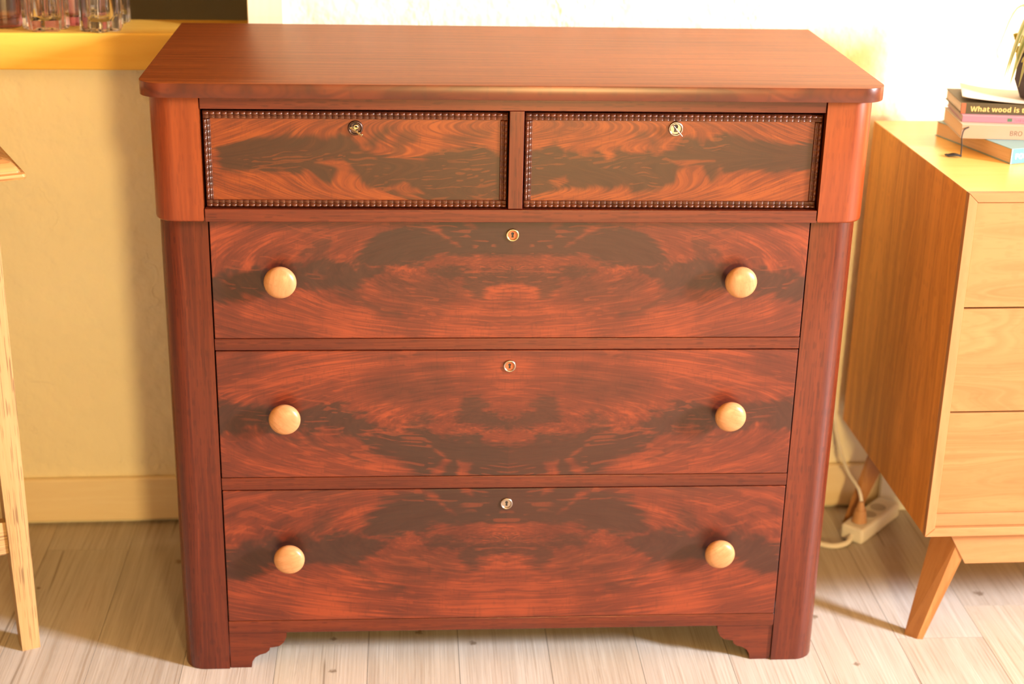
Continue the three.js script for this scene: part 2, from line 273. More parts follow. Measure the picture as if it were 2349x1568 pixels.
// floor of laminate boards
{
  const floor = struct(group('floor'), 'grey beige laminate floor boards running towards the wall');
  const sub = mesh('subfloor', new THREE.BoxGeometry(13.4, 0.05, 11.6).translate(-2.5, -0.035, 4.6), std({ color: new THREE.Color(0.10, 0.07, 0.045), roughness: 0.95 }), floor);
  const fBump = greyTex(512, 512, (u, v) => fbm(u * 5, v * 120, 3));
  const tints = [[[0.403, 0.348, 0.292], [0.521, 0.482, 0.431]], [[0.436, 0.393, 0.351], [0.554, 0.527, 0.492]], [[0.369, 0.33, 0.292], [0.496, 0.465, 0.431]], [[0.462, 0.411, 0.331], [0.562, 0.517, 0.452]]];
  const mats = tints.map(([lo, hi], k) => {
    const o = k * 13.7;
    const knots = Array.from({ length: 3 }, () => [0.12 + rnd() * 0.76, rnd() * 0.7 + 0.15, 0.003 + rnd() * 0.006]);
    const t = colorTex(1024, 256, (u, v) => {
      const y = v * 26 + 2.4 * (fbm(u * 1.6 + o, v * 2 + o, 3) - 0.5);
      let n = 0.5 * fbm(u * 2.5 + o, y, 3) + 0.5 * fbm(u * 14 + o, y * 4.5, 3);
      n = clamp((n - 0.5) * 2 + 0.5 + 0.7 * (fbm(u * 3 + 5 + o, v * 4, 3) - 0.5));
      let c = mix3(lo, hi, n);
      c = mix3(c, [0.52, 0.45, 0.40], 0.45 * smooth(0.5, 0.75, fbm(u * 2 + o + 60, v * 3, 3)));
      const saw = smooth(0.62, 0.9, vnoise(u * 140 + o, v * 9)) * smooth(0.5, 0.62, fbm(u * 3 + o + 20, v * 3, 2)) * 0.18;
      c = mix3(c, hi, saw);
      const st = smooth(0.74, 0.86, vnoise(u * 7 + o, y * 6)) * 0.35; c = mix3(c, [0.26, 0.19, 0.13], st);
      for (const [ku, kv, kr] of knots) { const dd = Math.hypot((u - ku) * 1.0, (v - kv) * 0.25) / kr; if (dd < 2.5) c = mix3(c, [0.16, 0.11, 0.07], 0.75 * smooth(1.4, 0.5, dd + (vnoise(u * 300, v * 90) - 0.5))); }
      const crack = Math.abs(v - 0.3 - 0.12 * (fbm(u * 2 + o, 3, 2) - 0.5)); c = mix3(c, [0.14, 0.09, 0.05], 0.6 * smooth(0.012, 0.003, crack) * smooth(0.56, 0.66, fbm(u * 3 + o, 8, 2)));
      return c;
    });
    return std({ map: t, roughness: 0.5, bumpMap: fBump, bumpScale: 0.0003 });
  });
  const W = 0.1553, L = 1.2, gap = 0.0008, T = 0.009;
  const base = grainUV(new THREE.BoxGeometry(W - gap, T, L - gap).translate(0, -T / 2, 0), Z, [0, 0], 1, 4);
  const variants = Array.from({ length: 8 }, () => cloneUV(base, rnd() * 2, rnd() * 2));
  const n0 = Math.ceil((-0.075 - XL) / W), x0 = -0.075 - W * n0 + W / 2, far = mats.map(() => []);
  for (let i = 0; x0 + i * W < XR + 0.1; i++) {
    const x = x0 + i * W; let zs = -0.17 - L + ((i * 0.43) % 1) * L;
    if (x > 0.78 && x < 1.1) zs = -0.17 - L;
    while (zs > -0.72) zs -= L;
    for (let z = zs; z < ZF + 0.1; z += L) {
      const g = variants[Math.floor(rnd() * 8)], k = Math.floor(rnd() * 4), turn = rnd() < 0.5 ? Math.PI : 0;
      if (x > -1.9 && x < 2.0 && z < 2.2) { const p = mesh('plank', g, mats[k], floor); p.position.set(x, 0, z + L / 2); p.rotation.y = turn; }
      else far[k].push(g.clone().rotateY(turn).translate(x, 0, z + L / 2));
    }
  }
  far.forEach((list, k) => { mesh('distant_planks', mergeGeometries(list), mats[k], floor).userData.kind = 'stuff'; });
}
// floor lamp behind the camera: the warm light on the front of everything
{
  const t = thing('floor_lamp', 'slim floor lamp with a glowing globe behind the viewer', 'lamp');
  t.position.set(LAMP.x, 0, LAMP.z);
  const iron = std({ color: new THREE.Color(0.03, 0.03, 0.03), roughness: 0.5, metalness: 0.6 });
  mesh('base', new THREE.LatheGeometry([[0, 0], [0.13, 0], [0.13, 0.012], [0.12, 0.02], [0.02, 0.03], [0, 0.03]].map(([a, b]) => new THREE.Vector2(a, b)), 40), iron, t);
  mesh('pole', new THREE.CylinderGeometry(0.01, 0.01, LAMP.y - 0.16, 16).translate(0, 0.028 + (LAMP.y - 0.16) / 2, 0), iron, t);
  mesh('globe', new THREE.SphereGeometry(0.14, 32, 20).translate(0, LAMP.y, 0), std({ color: 0xffffff, emissive: LAMP.color, emissiveIntensity: 9, roughness: 0.6 }), t, 'glowing opal glass globe');
  const l = new THREE.PointLight(LAMP.color, LAMP.cd); l.position.set(0, LAMP.y, 0); l.castShadow = true; l.shadow.radius = 7; l.name = 'lamp_light'; t.add(l);
}

// ------------------------------------------------------------------ chest of drawers
{
  const chest = thing('chest_of_drawers', 'reddish mahogany chest of drawers with flame figured fronts and round wooden knobs', 'chest of drawers');
  const F = 0.0255, YS = 0.9805, YT = 1.0018;
  // top with rounded front corners
  {
    const s = new THREE.Shape(), x = 0.5475, zf = 0.045, zb = -0.457, r = 0.036;
    s.moveTo(-x, -zb); s.lineTo(-x, -zf + r); s.absarc(-x + r, -zf + r, r, Math.PI, Math.PI * 1.5, false);
    s.lineTo(x - r, -zf); s.absarc(x - r, -zf + r, r, Math.PI * 1.5, Math.PI * 2, false); s.lineTo(x, -zb); s.closePath();
    const b = 0.0008, g = new THREE.ExtrudeGeometry(s, { depth: YT - YS - 2 * b, bevelEnabled: true, bevelThickness: b, bevelSize: b, bevelOffset: -b, bevelSegments: 2, curveSegments: 16 });
    g.rotateX(Math.PI / 2); g.translate(0, YT - b, 0);   // shape y -> z (front is +z), depth downwards
    g.scale(1, 1, -1); // mirror so that the front edge lies at +z
    const idx = g.attributes.position; for (let i = 0; i < idx.count; i += 3) for (const at of ['position', 'normal', 'uv']) { const a = g.attributes[at], n = a.itemSize; for (let k = 0; k < n; k++) { const q = a.array[(i + 1) * n + k]; a.array[(i + 1) * n + k] = a.array[(i + 2) * n + k]; a.array[(i + 2) * n + k] = q; } }
    g.computeVertexNormals();
    const all = grainUV(creased(g, 0.6), X, [1.3, 0.4]);
    const pick = (edge) => {                            // the veneered edge strip and the board itself
      const out = new THREE.BufferGeometry(), A = all.attributes, keep = [];
      for (let i = 0; i < A.position.count; i += 3) { const ny = (A.normal.getY(i) + A.normal.getY(i + 1) + A.normal.getY(i + 2)) / 3; if ((Math.abs(ny) < 0.35) === edge) keep.push(i, i + 1, i + 2); }
      for (const k of ['position', 'normal', 'uv']) { const a = A[k], n = a.itemSize, d = new Float32Array(keep.length * n); keep.forEach((q, i) => { for (let m = 0; m < n; m++) d[i * n + m] = a.array[q * n + m]; }); out.setAttribute(k, new THREE.BufferAttribute(d, n)); }
      return out;
    };
    mesh('top', pick(false), mahoganyTop, chest, 'lighter orange brown overhanging top board with rounded corners');
    mesh('edge_veneer', pick(true), edgeWood, chest, 'reddish cross grained veneer along the edge of the top');
  }
  // corner posts: profile extruded upwards
  function post(s, xi, xo, zf, zb, r, y0, y1, bv) {
    const sh = new THREE.Shape();                      // x, -z plane drawn as (x, z)
    sh.moveTo(xi, zb); sh.lineTo(xi, zf); sh.lineTo(xo - r, zf); sh.absarc(xo - r, zf - r, r, Math.PI / 2, 0, true); sh.lineTo(xo, zb); sh.closePath();
    const g = new THREE.ExtrudeGeometry(sh, { depth: y1 - y0 - bv, bevelEnabled: true, bevelThickness: bv, bevelSize: bv, bevelOffset: -bv, bevelSegments: 3, curveSegments: 20 });
    g.rotateX(-Math.PI / 2); g.translate(0, y0 + bv, 0); g.scale(1, 1, -1);
    let out = g;
    const p = g.attributes.position;
    if (s < 0) g.scale(-1, 1, 1);
    else { }
    // make the winding right after mirroring
    const flips = (s < 0 ? 2 : 1) % 2;
    if (flips) for (let i = 0; i < p.count; i += 3) for (const at of ['position', 'uv']) { const a = g.attributes[at], n = a.itemSize; for (let k = 0; k < n; k++) { const q = a.array[(i + 1) * n + k]; a.array[(i + 1) * n + k] = a.array[(i + 2) * n + k]; a.array[(i + 2) * n + k] = q; } }
    g.computeVertexNormals();
    const c = creased(out, 0.7), q = c.attributes.position, uv = new Float32Array(q.count * 2);
    for (let i = 0; i < q.count; i++) { uv[2 * i] = q.getY(i) + s * 0.37 + 0.9; uv[2 * i + 1] = (Math.abs(q.getX(i)) - q.getZ(i) + s * 0.13 + 0.6) * 4; }
    c.setAttribute('uv', new THREE.BufferAttribute(uv, 2)); return c;
  }
  for (const s of [-1, 1]) {
    mesh('corner_block', post(s, 0.4625, 0.5375, F, -0.07, 0.034, 0.7895, YS - 0.0005, 0.005), mahoganyBlock, chest, 'brighter orange rounded corner block beside the small drawers');
    mesh('post', post(s, 0.4605, 0.5365, 0, -0.07, 0.036, 0, 0.789, 0.0015), mahogany, chest, 'tall rounded corner post');
    mesh('side_panel', s < 0 ? box(-0.531, -0.515, 0.05, YS - 0.001, -0.445, -0.0705, Y) : box(0.515, 0.531, 0.05, YS - 0.001, -0.445, -0.0705, Y), mahogany, chest);
    mesh('rear_leg', s < 0 ? box(-0.531, -0.49, 0, 0.0495, -0.445, -0.40, Y) : box(0.49, 0.531, 0, 0.0495, -0.445, -0.40, Y), mahogany, chest);
  }
  mesh('back_panel', box(-0.514, 0.514, 0.05, YS - 0.001, -0.455, -0.4455, X), carcassWood, chest);
  mesh('bottom_panel', box(-0.514, 0.514, 0.07, 0.08, -0.445, -0.071, X), carcassWood, chest);
  // rails
  const rail = (n, x0, x1, y0, y1, zf, zb, off) => mesh(n, box(x0, x1, y0, y1, zb, zf, n === 'divider' ? Y : X, 0.0012, off), mahogany, chest);
  rail('rail', -0.4615, 0.4615, 0.9600, YS - 0.0005, F - 0.002, -0.02, [0.3, 0.1]);
  rail('divider', -0.0105, 0.0115, 0.8102, 0.9596, F - 0.003, -0.02, [0.6, 0.4]);
  rail('rail', -0.4615, 0.4615, 0.7900, 0.8098, F - 0.001, -0.02, [0.9, 0.55]);
  rail('rail', -0.4595, 0.4595, 0.5750, 0.5942, 0.0, -0.02, [1.4, 0.3]);
  rail('rail', -0.4595, 0.4595, 0.3340, 0.3556, 0.0, -0.02, [0.2, 0.7]);
  rail('base_rail', -0.4595, 0.4595, 0.0690, 0.0920, 0.0, -0.02, [0.75, 0.2]);
  // scalloped foot brackets
  for (const s of [-1, 1]) {
    const P = [[0.4595, 0.0686], [0.3645, 0.0686], [0.3652, 0.058], [0.370, 0.047], [0.378, 0.0405], [0.388, 0.0385], [0.393, 0.0380], [0.3945, 0.0325], [0.400, 0.0275], [0.410, 0.0245], [0.418, 0.0195], [0.423, 0.0115], [0.4248, 0.0], [0.4595, 0.0]];
    const sh = new THREE.Shape(P.map(([x, y]) => new THREE.Vector2(s * x, y)));
    const g = new THREE.ExtrudeGeometry(sh, { depth: 0.018, bevelEnabled: false }); g.translate(0, 0, -0.022);
    mesh('foot_bracket', grainUV(g, X, [s + 2, 0.3]), mahogany, chest, 'scalloped bracket between post and rail');
  }
  // ---- drawer fittings
  const knobProfile = [[0, 0], [0.0095, 0], [0.008, 0.003], [0.0075, 0.008], [0.0095, 0.0115], [0.016, 0.0145], [0.0218, 0.0185], [0.0243, 0.0225], [0.0248, 0.0258], [0.0241, 0.0295], [0.0215, 0.0330], [0.0165, 0.0357], [0.0095, 0.0374], [0.003, 0.0379], [0, 0.038]].map(([a, b]) => new THREE.Vector2(a, b));
  const knobGeo = grainUV(new THREE.LatheGeometry(new THREE.SplineCurve(knobProfile).getPoints(44), 48).rotateX(Math.PI / 2), X, [0.2, 0.1], 4, 12);
  function keyholeShape(R, kr, kw, kl, oy) {
    const s = new THREE.Shape(); s.absarc(0, 0, R, 0, Math.PI * 2, false);
    const h = new THREE.Path(), a0 = -Math.PI / 2 + Math.asin(kw / kr);
    h.absarc(0, oy, kr, a0, -Math.PI / 2 - Math.asin(kw / kr) + Math.PI * 2, false); h.lineTo(-kw * 1.25, oy - kl); h.lineTo(kw * 1.25, oy - kl); h.closePath();
    s.holes.push(h); return s;
  }
  function escutcheon(parent, x, y, z, R, m, plate, kind) {
    const e = group('escutcheon', parent, kind); e.position.set(x, y, z);
    return e;
  }
  // one mesh: turned rim + plate with the keyhole cut out; flat near-black disc behind, a separate sub-part, paints in the shade of the hole
  function lock(parent, x, y, z, R, rimMat, plateMat, o, label) {
    const rim = new THREE.LatheGeometry([[R - 0.0034, 0.0002], [R - 0.0034, 0.0012], [R - 0.0026, 0.0026], [R - 0.0014, 0.0030], [R - 0.0003, 0.0022], [R, 0.0002]].map(([a, b]) => new THREE.Vector2(a, b)), 40).rotateX(Math.PI / 2);
    rim.translate(x, y, z); mesh('lock_rim', rim, rimMat, parent, label);
    const pl = new THREE.ExtrudeGeometry(keyholeShape(R - 0.003, o.kr, o.kw, o.kl, o.oy), { depth: 0.0006, bevelEnabled: false, curveSegments: 24 }); pl.translate(x, y, z + 0.0004);
    mesh('lock_plate', pl, plateMat, parent);
    mesh('keyhole', new THREE.CylinderGeometry(R - 0.0033, R - 0.0033, 0.0003, 24).rotateX(Math.PI / 2).translate(x, y, z + 0.0002), keyholeShade, parent, 'flat near-black disc painted as the shade inside the keyhole');
  }
  function frontGeo(x0, x1, y0, y1, z0, z1, r) {
    const g = new RoundedBoxGeometry(x1 - x0, y1 - y0, z1 - z0, 2, r); g.translate((x0 + x1) / 2, (y0 + y1) / 2, (z0 + z1) / 2);
    const p = g.attributes.position, uv = g.attributes.uv; for (let i = 0; i < p.count; i++) uv.setXY(i, (p.getX(i) - x0) / (x1 - x0), (p.getY(i) - y0) / (y1 - y0));
    return g;
  }
  // ---- three long drawers
  const lockWood = std({ color: new THREE.Color(0.40, 0.10, 0.03), roughness: 0.45 });
  const rows = [[0.5953, 0.7892, 'd1', 0.6955, 0.7634, 'upper'], [0.3568, 0.5738, 'd2', 0.4692, 0.5480, 'middle'], [0.0932, 0.3330, 'd3', 0.2218, 0.3065, 'lower']];
  rows.forEach(([y0, y1, key, ky, ly, which], i) => {
    const d = group(i ? 'long_drawer_00' + i : 'long_drawer', chest, which + ' long drawer with bookmatched flame veneer and two wooden knobs');
    mesh('drawer_front', frontGeo(-0.4585, 0.4585, y0, y1, -0.018, 0.0012, 0.0012), veneerMat(veneers[key]), d);
    for (const x of [-0.3535, 0.352]) { const k = mesh('knob', knobGeo, knobWood, d, 'turned pale orange wooden knob'); k.position.set(x, ky, 0.001); k.rotation.z = x * 5 + i; }
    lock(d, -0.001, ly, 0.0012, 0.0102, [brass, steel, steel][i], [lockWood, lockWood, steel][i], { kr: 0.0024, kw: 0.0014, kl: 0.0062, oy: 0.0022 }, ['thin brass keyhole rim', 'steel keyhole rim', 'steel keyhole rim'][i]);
  });
  // ---- two small drawers with ripple mouldings
  function ripple(len, pitch, wide, high) {            // along +x from 0, width along y (0..wide), relief along z
    const nx = Math.round(len / pitch) * 10, prof = [];
    for (let j = 0; j <= 16; j++) { const t = j / 16; const big = t < 0.56 ? Math.sqrt(Math.max(0, 1 - ((t - 0.28) / 0.28) ** 2)) : 0, a = t >= 0.56 && t < 0.78 ? 0.62 * Math.sqrt(Math.max(0, 1 - ((t - 0.67) / 0.11) ** 2)) : 0, b = t >= 0.78 ? 0.5 * Math.sqrt(Math.max(0, 1 - ((t - 0.89) / 0.11) ** 2)) : 0; prof.push([t * wide, Math.max(big, a, b, 0.12)]); }
    const pos = [], ind = [], nn = Math.round(len / pitch);
    for (let i = 0; i <= nx; i++) {
      const ph = i / 10, f = ph - Math.floor(ph), wave = 0.55 + 0.45 * Math.pow(Math.abs(Math.sin(Math.PI * f)), 0.55);
      for (const [y, hh] of prof) pos.push(i / nx * len, y, (i === 0 || i === nx ? 0 : hh * wave * high));
    }
    const m = prof.length;
    for (let i = 0; i < nx; i++) for (let j = 0; j < m - 1; j++) { const a = i * m + j, b = a + m; ind.push(a, b, a + 1, b, b + 1, a + 1); }
    const g = new THREE.BufferGeometry(); g.setAttribute('position', new THREE.Float32BufferAttribute(pos, 3)); g.setIndex(ind); g.computeVertexNormals();
    return g;
  }
  const smalls = [[-0.4600, -0.0112, 's1', -0.2371, 'left'], [0.0122, 0.4605, 's2', 0.2384, 'right']];
  smalls.forEach(([x0, x1, key, lx], i) => {
    const y0 = 0.8106, y1 = 0.9555, zf = 0.0135, mw = 0.0112, hi = 0.0058;
    const d = group(i ? 'small_drawer_001' : 'small_drawer', chest, i ? 'small top drawer with beaded edges, thin key and polished lock' : 'small top drawer with beaded edges and twisted brass wire in its dark lock');
    mesh('drawer_front', frontGeo(x0 + 0.001, x1 - 0.001, y0, y1, -0.018, zf, 0.0008), veneerMat(veneers[key]), d);
    const w = x1 - x0 - 0.002, h = y1 - y0;
    const uvd = (g) => grainUV(g, X, [rnd(), rnd()]);
    const top = ripple(w, 0.009, mw, hi); top.scale(1, -1, 1); flip(top); top.translate(x0 + 0.001, y1, zf);
    const bot = ripple(w, 0.009, mw, hi); bot.translate(x0 + 0.001, y0, zf);
    const lft = ripple(h - 2 * mw, 0.009, mw, hi); lft.rotateZ(Math.PI / 2); lft.scale(-1, 1, 1); flip(lft); lft.translate(x0 + 0.001, y0 + mw, zf);
    const rgt = ripple(h - 2 * mw, 0.009, mw, hi); rgt.rotateZ(Math.PI / 2); rgt.translate(x1 - 0.001, y0 + mw, zf);
    for (const g of [top, bot, lft, rgt]) { g.computeVertexNormals(); mesh('beaded_moulding', smoothUV(g), darkMoulding, d, 'dark rippled bead moulding'); }
    const ly = i ? 0.9328 : 0.9312;
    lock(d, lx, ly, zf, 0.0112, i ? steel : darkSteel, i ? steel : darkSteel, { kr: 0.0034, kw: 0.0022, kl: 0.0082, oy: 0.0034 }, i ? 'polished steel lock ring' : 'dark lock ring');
    if (i) {
      const k = mergeGeometries([new THREE.CylinderGeometry(0.0022, 0.0022, 0.012, 16).rotateX(Math.PI / 2).translate(0, 0.0012, 0.005).toNonIndexed(), new RoundedBoxGeometry(0.021, 0.0013, 0.007, 2, 0.0006).rotateZ(-0.85).translate(0.0006, -0.0006, 0.0115)]);
      k.translate(lx + 0.001, ly, zf); mesh('key', k, steel, d, 'thin steel key seen edge on');
    } else {
      const c = [];
      for (const ph of [0, Math.PI]) {
        const pts = []; for (let q = 0; q <= 30; q++) { const t = q / 30; pts.push(new THREE.Vector3(-0.0065 + 0.0165 * t + 0.0011 * Math.cos(ph + t * 14), 0.0028 - 0.0125 * t + 0.0014 * Math.sin(ph + t * 14), 0.008 + 0.0012 * Math.sin(ph + t * 14 + 1))); }
        c.push(new THREE.TubeGeometry(new THREE.CatmullRomCurve3(pts), 60, 0.00095, 8));
      }
      c.push(new THREE.TorusGeometry(0.0028, 0.001, 8, 24).translate(0.001, 0.0026, 0.006));
      c.push(new THREE.CylinderGeometry(0.0017, 0.0017, 0.008, 12).rotateX(Math.PI / 2).translate(0.0005, 0.001, 0.004));
      const k = mergeGeometries(c); k.translate(lx, ly, zf); mesh('key', k, brass, d, 'twisted brass wire pull through the lock');
    }
  });
  function flip(g) { const a = g.index.array; for (let i = 0; i < a.length; i += 3) { const q = a[i + 1]; a[i + 1] = a[i + 2]; a[i + 2] = q; } }
  function smoothUV(g) { const p = g.attributes.position, uv = new Float32Array(p.count * 2); for (let i = 0; i < p.count; i++) { uv[2 * i] = p.getX(i) * 1.3 + p.getY(i); uv[2 * i + 1] = p.getY(i) * 4 + p.getX(i); } g.setAttribute('uv', new THREE.BufferAttribute(uv, 2)); return g; }
}

// ------------------------------------------------------------------ cabinet on splayed legs
const CAB_Y = 0.823, CAB_TURN = 0.0235, CAB = new THREE.Vector3(0.7155, 0, -0.03);
{
  const cab = thing('sideboard', 'light orange wood sideboard with three drawers and tapered splayed legs', 'sideboard');
  cab.position.copy(CAB); cab.rotation.y = CAB_TURN;
  const frontTex = grainTex(1024, 256, [0.322, 0.137, 0.0414], [0.39, 0.187, 0.0657], [0.287, 0.106, 0.0293], { lines: 13, wav: 1.2, poreAmt: 0.2, off: 8.1, cathedral: 0.25 });
  const light = std({ map: frontTex, roughness: 0.42 });
  const frame = std({ map: grainTex(512, 128, [0.356, 0.162, 0.0586], [0.414, 0.207, 0.0829], [0.31, 0.132, 0.044], { lines: 14, poreAmt: 0.2, off: 2.8 }), roughness: 0.42 });
  const side = std({ map: grainTex(1024, 256, [0.598, 0.25, 0.037], [0.867, 0.39, 0.0679], [0.478, 0.18, 0.0309], { lines: 12, poreAmt: 0.3, blotch: 0.8, off: 7.4 }), roughness: 0.5 });
  const topM = std({ map: grainTex(512, 128, [0.74, 0.44, 0.12], [0.82, 0.53, 0.17], [0.68, 0.38, 0.1], { lines: 14, poreAmt: 0.12, off: 1.9 }), roughness: 0.3 });
  const W = 1.25, y0 = 0.2185, y1 = CAB_Y, D = 0.495, t = 0.0155;
  mesh('top_panel', mergeGeometries([box(0, W, y1 - 0.0014, y1, -D, -0.0128, X, 0.0005), box(t + 0.0003, W - t - 0.0003, y1 - t, y1 - 0.0014, -D, -0.013, X, 0.001)]), topM, cab, 'glossy honey coloured top');
  mesh('side_panel', box(0, t, y0, y1 - 0.0015, -D, -0.013, Y, 0.001), side, cab, 'darker orange brown side');
  mesh('side_panel', box(W - t, W, y0, y1 - 0.0015, -D, -0.013, Y, 0.001), side, cab);
  mesh('bottom_panel', box(t + 0.0003, W - t - 0.0003, y0, y0 + t, -D, -0.013, X, 0.001), side, cab);
  mesh('back_panel', box(t + 0.0003, W - t - 0.0003, y0 + t + 0.0003, y1 - t - 0.0003, -D, -D + 0.006, X, 0.001), side, cab);
  // mitred front frame, one piece a side
  const mit = (P, ax) => { const g = new THREE.ExtrudeGeometry(new THREE.Shape(P.map(([a, b]) => new THREE.Vector2(a, b))), { depth: 0.0116, bevelEnabled: true, bevelSize: 0.0008, bevelThickness: 0.0008, bevelOffset: -0.0008, bevelSegments: 1 }); g.translate(0, 0, -0.0125); return grainUV(g, ax, [P[0][0] + 0.3, P[0][1]]); };
  const e = 0.0003;
  mesh('frame_piece', mit([[0, y1 - e], [W, y1 - e], [W - t, y1 - t], [t, y1 - t]].reverse(), X), frame, cab);
  mesh('frame_piece', mit([[0, y0 + e], [0, y1 - 2 * e], [t, y1 - t - e], [t, y0 + t + e]].reverse(), Y), frame, cab);
  mesh('frame_piece', mit([[W, y0 + e], [W - t, y0 + t + e], [W - t, y1 - t - e], [W, y1 - 2 * e]].reverse(), Y), frame, cab);
  mesh('frame_piece', mit([[0, y0], [t, y0 + t], [W - t, y0 + t], [W, y0]].reverse(), X), frame, cab);
  mesh('plinth_strip', box(t + 0.0005, W - t - 0.0005, y0 + t + 0.0005, 0.2592, -0.024, -0.0075, X, 0.001), frame, cab);
  const b = [0.2605, 0.4455, 0.4485, 0.6285, 0.6315, y1 - t - 0.0012];
  for (let i = 0; i < 3; i++) mesh('drawer_front', box(t + 0.001, 0.56, b[2 * i], b[2 * i + 1], -0.024, -0.0045, X, 0.0012, [i * 0.31 + 0.2, i * 0.37]), light, cab);
  for (const x of [0.563, 0.900]) mesh('door', box(x, x + 0.334, b[0], b[5], -0.024, -0.0045, X, 0.0012), light, cab);
  // apron and legs
  const ap = new THREE.ExtrudeGeometry(new THREE.Shape([[0.049, y0 - 0.0003], [0.0865, 0.1535], [W - 0.0865, 0.1535], [W - 0.049, y0 - 0.0003]].map(([a, c]) => new THREE.Vector2(a, c))), { depth: 0.018, bevelEnabled: false }); ap.translate(0, 0, -0.04);
  mesh('apron', grainUV(ap, X, [0.4, 0.2]), frame, cab);
  function leg(sx, sz) {
    const T = [[0.074, -0.0225], [0.098, -0.0225], [0.092, -0.078], [0.045, -0.072]], B = [[0.021, -0.029], [0.031, -0.027], [0.021, -0.056], [0.004, -0.047]];
    const pos = [], hT = y0 - 0.0005;
    const m = ([x, z], y) => [sx < 0 ? W - x : x, y, sz < 0 ? -D - z : z];
    const q = [...B.map((p) => m(p, 0)), ...T.map((p) => m(p, hT))];
    const f = [[0, 1, 5, 4], [1, 2, 6, 5], [2, 3, 7, 6], [3, 0, 4, 7], [4, 5, 6, 7], [3, 2, 1, 0]];
    for (const [i, j, k, l] of f) { const tri = (sx * sz < 0) ? [i, k, j, i, l, k] : [i, j, k, i, k, l]; for (const n of tri) pos.push(...q[n]); }
    const g = new THREE.BufferGeometry(); g.setAttribute('position', new THREE.Float32BufferAttribute(pos, 3)); g.computeVertexNormals();
    return grainUV(g, Y, [0.7 + sx * 0.2, 0.3]);
  }
  const legM = std({ map: grainTex(512, 128, [0.331, 0.137, 0.036], [0.432, 0.209, 0.0684], [0.245, 0.0936, 0.0252], { lines: 16, poreAmt: 0.3, off: 5.9 }), roughness: 0.45 });
  for (const sx of [1, -1]) for (const sz of [1, -1]) mesh('leg', leg(sx, sz), legM, cab);
}

// ------------------------------------------------------------------ books and plant on the sideboard
function canvasTex(w, h, draw) {
  const c = document.createElement('canvas'); c.width = w; c.height = h; const x = c.getContext('2d'); draw(x, w, h);
  const t = new THREE.CanvasTexture(c); t.colorSpace = THREE.SRGBColorSpace; return t;
}
const pageBump = greyTex(64, 256, (u, v) => fbm(u * 3, v * 90, 2));
const pages = (c) => std({ color: new THREE.Color(...c), roughness: 0.9, bumpMap: pageBump, bumpScale: 0.0006 });
let stack = CAB_Y;
// origin at the front-left bottom corner, spine along +x (front), pages going back
function book(label, px, pz, turn, w, depth, th, coverMat, pageCol, spine) {
  const t = thing('book', label, 'book', 'books stacked on the sideboard'); t.position.set(px, stack + 0.0003, pz); t.rotation.y = turn;
  const cv = 0.0011;
  mesh('cover', mergeGeometries([box(0, w, 0, cv, -depth, 0, X, 0.0005), box(0, w, th - cv, th, -depth, 0, X, 0.0005), box(0, w, cv, th - cv, -0.0015, 0, X, 0.0004)]), coverMat, t);
  mesh('page_block', new THREE.BoxGeometry(w - 0.004, th - 2 * cv - 0.0004, depth - 0.005).translate(w / 2, th / 2, -depth / 2 - 0.0005), pages(pageCol), t);
  const s = mesh('spine_print', new THREE.PlaneGeometry(w - 0.0008, th - 0.0008).translate(w / 2, th / 2, 0.0003), std({ map: spine, roughness: 0.6 }), t);
  stack += th + 0.0004; return t;
}
